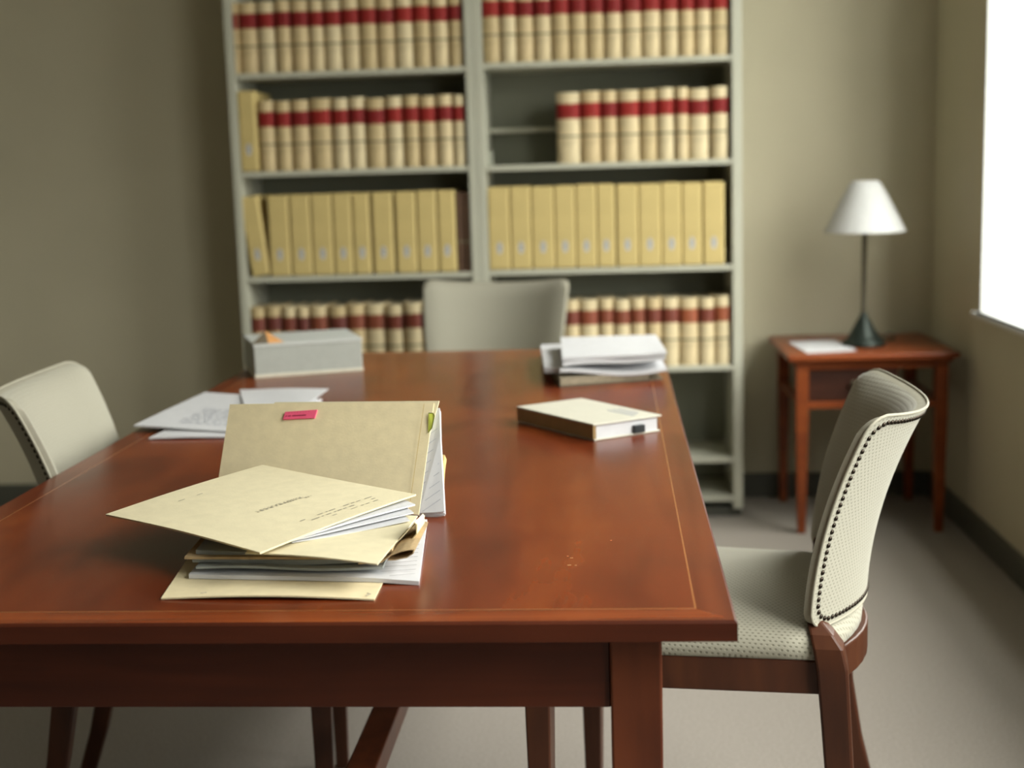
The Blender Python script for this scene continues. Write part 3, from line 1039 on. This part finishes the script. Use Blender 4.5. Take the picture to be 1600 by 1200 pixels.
# wad of greyish papers and thin folders, front-edge shade put into their grey
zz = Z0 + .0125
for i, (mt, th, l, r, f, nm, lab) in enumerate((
        (M['paper_grey_shaded'], .003, -.492, -.262, 1.553, 'loose_papers', 'lowest grey edged papers above the bottom buff folder'),
        (M['paper_grey_shaded'], .006, -.500, -.268, 1.566, 'loose_papers', 'thicker wad of grey papers in the middle of the front pile'),
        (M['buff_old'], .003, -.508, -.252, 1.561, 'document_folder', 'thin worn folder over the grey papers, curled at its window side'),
        (M['paper_grey_shaded'], .005, -.496, -.275, 1.570, 'loose_papers', 'topmost grey papers under the printed folder'))):
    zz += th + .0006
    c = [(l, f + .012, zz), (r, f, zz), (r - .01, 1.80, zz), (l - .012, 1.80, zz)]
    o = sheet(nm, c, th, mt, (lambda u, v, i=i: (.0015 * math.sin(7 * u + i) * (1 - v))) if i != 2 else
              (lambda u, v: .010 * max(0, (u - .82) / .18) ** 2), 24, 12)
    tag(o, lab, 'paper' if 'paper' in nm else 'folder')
zz += .001
# buff folder with its front corner out, window side bent up into curls
c = [(-.425, 1.545, Z0 + .0385), (-.2585, 1.496, Z0 + .037), (-.2385, 1.70, Z0 + .041), (-.42, 1.75, Z0 + .040)]
mf = sheet('document_folder', c, .0016, M['buff_pale'], lambda u, v: .003 * math.sin(3 * u) * (1 - v), 20, 16)
tag(mf, 'buff folder below the printed one, pointed corner out and edges curling', 'folder')
LOOPS = (([(-.300, .7775), (-.262, .7690), (-.248, .780), (-.236, .7915), (-.2265, .8005), (-.2235, .797), (-.2255, .784), (-.2355, .7745), (-.250, .7685), (-.258, .7672)], 1.590, .06, 'buff'),
         ([(-.290, .7640), (-.264, .7650), (-.252, .7735), (-.2395, .7775), (-.228, .7790), (-.2215, .7785), (-.2245, .7725), (-.2335, .7675), (-.249, .7640), (-.257, .7635)], 1.545, .13, 'buff_old'))
for prof, y0_, Ln, mk in LOOPS:
    m = MB()

    def flap(u, v, prof=prof, y0_=y0_, Ln=Ln):
        f = u * (len(prof) - 1)
        i = min(int(f), len(prof) - 2)
        x = prof[i][0] + (prof[i + 1][0] - prof[i][0]) * (f - i)
        z = prof[i][1] + (prof[i + 1][1] - prof[i][1]) * (f - i)
        x0_, z0_ = prof[1]
        k = 1 - .25 * v
        return (x0_ + (x - x0_) * k + .012 * v + .0015 * math.sin(9 * u), y0_ + Ln * v + .012 * u * (1 - v), z0_ + (z - z0_) * k + .004 * v)
    m.slab(36, 10, flap, .0011)
    m.build('curled_flap', M[mk], mf, smooth=True, angle=60)
# white sheets fanned out under the printed folder
for i, (c, lab) in enumerate((
        ([(-.375, 1.575, Z0 + .0425), (-.244, 1.668, Z0 + .0435), (-.30, 1.80, Z0 + .046), (-.45, 1.70, Z0 + .045)], 'lowest white sheet fanned out under the printed folder'),
        ([(-.38, 1.57, Z0 + .0450), (-.242, 1.690, Z0 + .048), (-.30, 1.82, Z0 + .048), (-.46, 1.70, Z0 + .047)], 'middle white sheet fanned out under the printed folder'),
        ([(-.378, 1.565, Z0 + .0470), (-.243, 1.714, Z0 + .0530), (-.32, 1.83, Z0 + .051), (-.47, 1.70, Z0 + .049)], 'top white sheet bulging under the printed folder'))):
    o = sheet('paper_sheet', c, .0009 + .0006 * i, M['paper'], lambda u, v, i=i: .004 * math.sin(math.pi * u) * (1 - v) * (i - 1.0) * .4, 18, 12)
    tag(o, lab, 'paper', 'white sheets fanned under the printed folder')
# the printed folder on top
c = [(-.646, 1.689, Z0 + .0515), (-.400, 1.518, Z0 + .0465), (-.245, 1.740, Z0 + .060), (-.492, 1.911, Z0 + .066)]


def wv(u, v):
    return .0035 * math.sin(math.pi * u) * (1 - v) - .003 * u * (1 - u) + .002 * math.sin(math.pi * v)


pf = sheet('document_folder', c, .0022, M['buff_pale'], wv, 24, 24)
tag(pf, 'pale printed folder turned cornerwise on top of the front pile', 'folder')
# printing runs along the v axis (towards the far right corner) of that folder
cr_ = [c[1], c[2], c[3], c[0]]                    # rotated frame: u along the window-side edge, v away from it
wr2 = lambda u, v: wv(1 - v, u)
marks('printed_title', cr_, [(.385, .37, .66, .013), (.402, .37, .66, .006), (.37, .66, .70, .013)], M['faint_ink'], pf, wav=wr2, lo=.006, hi=.016, gap=.012, lift=.0005)
marks('small_print', cr_, [(.135, .30, .86, .008), (.105, .42, .84, .008), (.075, .40, .84, .006)], M['faint_ink'], pf, wav=wr2, lo=.01, hi=.05, gap=.02, lift=.0005, dens=.8)
marks('small_print', cr_, [(.84, .30, .46, .006)], M['faint_ink'], pf, wav=wr2, lo=.02, hi=.05, gap=.02, lift=.0005, dens=.7)

# --- the folders propped up behind
LC = [Vector((-.256, 1.840, .750)), Vector((-.564, 1.935, .781)), Vector((-.559, 2.001, .880)), Vector((-.236, 1.930, .891))]
LN = Vector((-.196, -.813, .548)).normalized()          # front normal
EX = (LC[3] - LC[2]).normalized()                        # towards the window along the top
EU = LN.cross(EX).normalized()                           # up the slope
if EU.z < 0:
    EU = -EU


def lean_pt(c4_, u, v, off):
    return Vector(bil([tuple(p) for p in c4_], u, v)) + LN * off


def lean_sheet(name, c4_, t, mat, off=0.0, wav=None, nu=14, nv=14, parent=None):
    m = MB()
    m.slab(nu, nv, lambda u, v: lean_pt(c4_, u, v, off + (wav(u, v) if wav else 0)), t)
    return m.build(name, mat, parent, smooth=True, angle=50)


BL, BR, TR_, TL2 = LC[1], LC[0], LC[3], LC[2]
down = (BR - TR_).normalized()
frame = [BL + down * .02, BR + down * .004, TR_ - EX * .006, TL2]
lf = lean_sheet('document_folder', frame, .0022, M['buff'], 0.0, lambda u, v: .002 * math.sin(3 * u + 1) * v - .003 * u * u * v)
tag(lf, 'buff folder propped upright behind the pile, with a pink sticker', 'folder')
sk = [Vector((-.470, 1.966, .861)), Vector((-.4205, 1.957, .864)), Vector((-.4175, 1.964, .875)), Vector((-.4675, 1.973, .871))]
m = MB()
m.add([tuple(p + LN * .0036) for p in sk] + [tuple(p + LN * .0005) for p in sk], [(0, 1, 2, 3), (0, 4, 5, 1), (1, 5, 6, 2), (2, 6, 7, 3), (3, 7, 4, 0)])
st = m.build('sticker', M['pink'], lf)
st['label'] = 'pink sticker with a handwritten line'
m = MB()
for row_v, us, hh in ((.32, [(.06, .10), (.14, .22), (.27, .36), (.37, .41), (.42, .47), (.48, .52), (.53, .56), (.57, .66), (.67, .70)], .16), (.80, [(.12 + .09 * k, .15 + .09 * k) for k in range(8)], .06)):
    for a, b in us:
        P_ = [Vector(bil([tuple(p) for p in sk], uu, vv)) + LN * .0040 for uu, vv in ((a, row_v), (b, row_v + .03), (b, row_v + hh), (a, row_v + hh * .8))]
        m.add([tuple(p) for p in P_], [(0, 1, 2, 3)])
m.build('handwriting', M['pink_ink'], st)
m = MB()
for k in (0,):
    P_ = [lean_pt(frame, uu, vv, .0008 - .003 * uu * uu * vv + .0025) for uu, vv in ((.955, .02), (.958, .02), (.962, .98), (.959, .98))]
    m.add([tuple(p) for p in P_], [(0, 1, 2, 3)])
m.build('crease', M['buff_dark'], lf)
# second folder just behind, its top edge a little higher
fr2 = [BL + down * .016 - EX * .012, BR + down * .002 - EX * .02, TR_ + EU * .004 + EX * .001, TL2 + EU * .006 + EX * .07]
o = lean_sheet('document_folder', fr2, .0022, M['buff_pale'], -.0065)
tag(o, 'buff folder directly behind the stickered one, top edge peeping over', 'folder')
fr2b = [BL + down * .018 - EX * .008, BL + down * .018 + EX * .14, TL2 - EU * .004 + EX * .12, TL2 - EU * .004 - EX * .010]
# lined pages of the propped bundle, ragged towards the window
P0_ = Vector((-.2589, 1.8415, .7517))
G1_ = Vector((-.2225, 1.836, .755))
g = [BR - EX * .16, G1_, TR_ + EX * .002 - EU * .006, TR_ - EX * .18 - EU * .008]
outl = [BR - EX * .16 + down * .003, P0_, G1_ - EX * .012 - EU * .002, G1_, Vector((-.2285, 1.877, .815)), Vector((-.232, 1.900, .850)), TR_ + EX * .002 - EU * .006, TR_ - EX * .18 - EU * .008]
m = MB()
nO = len(outl)
for q in range(4):                       # a thin ragged wad of separate pages
    off = -.0095 - .0026 * q
    sh = EX * (-.0018 * (q % 2)) - EU * (.0012 * q)
    A_ = [p + LN * off + sh for p in outl]
    B_ = [p + LN * (off - .0022) + sh for p in outl]
    m.add([tuple(p) for p in A_ + B_], [tuple(range(nO)), tuple(range(nO, 2 * nO))[::-1]] + [(i, nO + i, nO + (i + 1) % nO, (i + 1) % nO) for i in range(nO)])
lp = m.build('lined_sheets', M['paper'])
tag(lp, 'white lined pages behind the stickered folder, edges towards the window', 'paper')
m = MB()
for i in range(9):
    v = .06 + i * .085
    a = lean_pt(g, .80, v - .09, -.0088)
    b = lean_pt(g, .975, v + .05, -.0088)
    m.add([tuple(a), tuple(b), tuple(b + EU * .0011), tuple(a + EU * .0011)], [(0, 1, 2, 3)])
m.build('ruled_lines', M['line'], lp)
tb = [lean_pt(frame, 0, 0, 0)]
tq = [Vector((-.2475, 1.906, .850)), Vector((-.2415, 1.9075, .857)), Vector((-.2385, 1.917, .872)), Vector((-.2405, 1.921, .876)), Vector((-.2480, 1.923, .876))]
m = MB()
m.add([tuple(p - LN * .001) for p in tq], [(0, 1, 2, 3, 4)])
m.add([tuple(p - LN * .0018) for p in tq], [(4, 3, 2, 1, 0)])
gt = m.build('sticky_tab', M['green_tab'], lp)
gt['label'] = 'yellow green index tab'
m = MB()
for a, b in ((0, 1), (1, 2), (2, 3), (3, 4)):
    m.tube([tq[a] - LN * .0006, tq[b] - LN * .0006], .0005, 5)
m.build('tab_outline', M['green_ink'], gt)
# the bulging bundle that carries them
m = MB()
yl = [BL + down * .005 + EX * .02, BR + EU * .020 + EX * .0235, BR * .44 + TR_ * .56 + EX * .0165, BL * .22 + TL2 * .78 + EX * .01]
fb = [Vector(p) for p in yl]
m.slab(14, 14, lambda u, v: lean_pt(fb, u, v, -.022 + .006 * math.sin(math.pi * v) * u), .012)
o = m.build('document_folder', M['buff_dark'], smooth=True, angle=50)
tag(o, 'yellow buff folder at the very back of the propped folders', 'folder')
# --- papers further up, on the shaded side
for i, (c, lab) in enumerate((
        ([(-.842, 2.448, Z0 + .004), (-.60, 2.45, Z0 + .004), (-.572, 2.74, Z0 + .004), (-.80, 2.76, Z0 + .004)], 'lower white papers behind the folder pile, edge peeping out'),
        ([(-.898, 2.528, Z0 + .012), (-.640, 2.46, Z0 + .010), (-.585, 2.80, Z0 + .011), (-.875, 2.935, Z0 + .011)], 'printed white papers behind the folder pile, on top'),
        ([(-.70, 2.62, Z0 + .0155), (-.60, 2.60, Z0 + .0145), (-.595, 2.925, Z0 + .0145), (-.80, 2.945, Z0 + .0135)], 'loose white sheet lying farthest over the printed papers'))):
    o = sheet('paper_sheets', c, .0035 if i < 2 else .0012, M['paper'], (lambda u, v, i=i: .0025 * math.sin(5 * u + 3 * v + i) * .5 + .001), 18, 14)
    tag(o, lab, 'paper', 'white papers behind the folder pile')
    if i == 1:
        marks('print_block', c, [(.12 + .05 * k, .30 - .02 * (k % 3), .78, .012) for k in range(9)], M['line'], o,
              wav=lambda u, v: .0025 * math.sin(5 * u + 3 * v + 1) * .5 + .001, lo=.02, hi=.08, gap=.02, lift=.0006)

# --- grey archive box
yaw = math.atan2(3.281 - 3.189, -.582 + .826)
b = empty('archive_box', (-.826, 3.190, Z0), yaw)
tag(b, 'pale grey archive box near the far corner of the table', 'box')
BWd, BDp, BH = .262, .215, .083
m = MB()
m.box(0, BWd, 0, BDp, .0005, BH - .004)
m.build('body', M['box_grey'], b, bevel=.002)
m = MB(); m.box(-.0012, BWd + .0012, -.0012, BDp + .0012, BH - .0085, BH)
m.build('lid', M['box_lid'], b, bevel=.0015)
m = MB(); m.box(-.0012, BWd + .0012, -.0014, BDp + .0012, .0005, .009)
m.build('base_edge', M['box_trim'], b, bevel=.001)
m = MB()
z0 = BH + .0004
m.add([(-.004, .004, z0), (.036, .002, z0), (.074, .006, z0), (.032, .022, z0 + .029), (.010, .05, z0), (.070, .045, z0)],
      [(0, 1, 3), (1, 2, 3), (2, 5, 3), (5, 4, 3), (4, 0, 3), (0, 4, 5, 2, 1)])
m.m = [1, 0, 0, 1, 1, 1]  # faces turned from the window get their shade painted as dark card
m.build('card_tab', [M['tan_tab'], M['dark_card_tab_shade']], b)
b.children[-1]['label'] = 'folded tan tab standing on the lid'

# --- pile of papers on a dark folder, near the far window corner of the table
c = [(-.088, 2.966, Z0 + .004), (.142, 3.052, Z0 + .004), (.10, 3.40, Z0 + .004), (-.150, 3.47, Z0 + .004)]
o = sheet('document_folder', c, .0035, M['dark_card_tab_shade'], None, 8, 8)
tag(o, 'dark folder lying under the white paper pile', 'folder')
c = [(-.087, 2.970, Z0 + .020), (.110, 3.043, Z0 + .020), (.10, 3.33, Z0 + .021), (-.140, 3.44, Z0 + .021)]
o = sheet('loose_papers', c, .0155, M['wad'], None, 12, 8)
tag(o, 'shadow toned wad of papers at the bottom of the white pile', 'paper')
c = [(-.125, 3.04, Z0 + .035), (-.07, 3.02, Z0 + .035), (-.06, 3.45, Z0 + .036), (-.150, 3.46, Z0 + .034)]
o = sheet('loose_papers', c, .012, M['paper'], lambda u, v: .002 * math.sin(6 * v), 8, 16)
tag(o, 'crumpled white papers poking out beside the pile, away from the window', 'paper')
c = [(-.088, 2.985, Z0 + .036), (.150, 3.035, Z0 + .030), (.14, 3.36, Z0 + .036), (-.10, 3.36, Z0 + .036)]
o = sheet('paper_sheets', c, .006, M['paper'], lambda u, v: (.006 * math.cos(math.pi * u * 1.6) - .004) * (1 - v), 24, 10)
tag(o, 'sagging white sheets in the middle of the white pile', 'paper')
c = [(-.082, 3.0, Z0 + .052), (.148, 3.05, Z0 + .054), (.140, 3.38, Z0 + .053), (-.095, 3.375, Z0 + .053)]
o = sheet('paper_sheets', c, .009, M['paper'], lambda u, v: .002 * math.sin(7 * u) * (1 - v), 24, 10)
tag(o, 'even white sheets second from the top of the white pile', 'paper')
c = [(-.083, 3.005, Z0 + .062), (.151, 3.043, Z0 + .062), (.142, 3.384, Z0 + .062), (-.096, 3.375, Z0 + .062)]
o = sheet('paper_sheets', c, .007, M['paper'], lambda u, v: .003 * max(0, u - .8) * 5 * (1 - v), 20, 10)
tag(o, 'topmost white sheets of the white pile', 'paper')

# --- cream book lying alone
bk = empty('hardback_book', (-.012, 2.366, Z0), math.atan2(2.446 - 2.366, .108 + .012))
tag(bk, 'cream covered book lying alone on the table', 'book')
BL_, BS, BHt = .144, .245, .031            # spine-to-fore-edge runs along local x, spine along local y
# local x follows the near window-facing edge, local y runs back along the spine
ang = math.atan2(2.560 - 2.366, -.156 + .012) - bk.rotation_euler.z
sx, sy = math.cos(ang), math.sin(ang)


def sk_(x, y):                              # the cover is seen as a slightly skewed rectangle
    return (x + y * sx, y * sy)


def skbox(m, x0, x1, y0, y1, z0, z1, mi=0):
    m.prism([sk_(x0, y0), sk_(x1, y0), sk_(x1, y1), sk_(x0, y1)], z0, z1, mi)


m = MB(); skbox(m, 0, BL_, 0, BS, .0005, .0035)
m.build('cover', M['cream_book'], bk, bevel=.0008)
m = MB(); skbox(m, -.002, BL_ + .003, -.001, BS + .001, BHt - .003, BHt)
cv = m.build('cover', M['cream_book'], bk, bevel=.0008)
m = MB(); skbox(m, .005, BL_ - .004, .004, BS - .004, .0037, BHt - .0032)
m.build('page_block', M['paper'], bk)
m = MB(); skbox(m, -.002, .0045, 0, BS, .0037, BHt - .0032)
m.build('spine', M['brown_card'], bk)
m = MB()
for k in range(3):
    skbox(m, .10 + .012 * k, .104 + .012 * k, .02 + .01 * k, .10, BHt + .0001, BHt + .0004)
m.build('cover_print', M['line'], cv)
m = MB(); skbox(m, .085, .108, -.004, .012, .004, .018)
m.build('binder_clip', M['clip'], bk, bevel=.001)
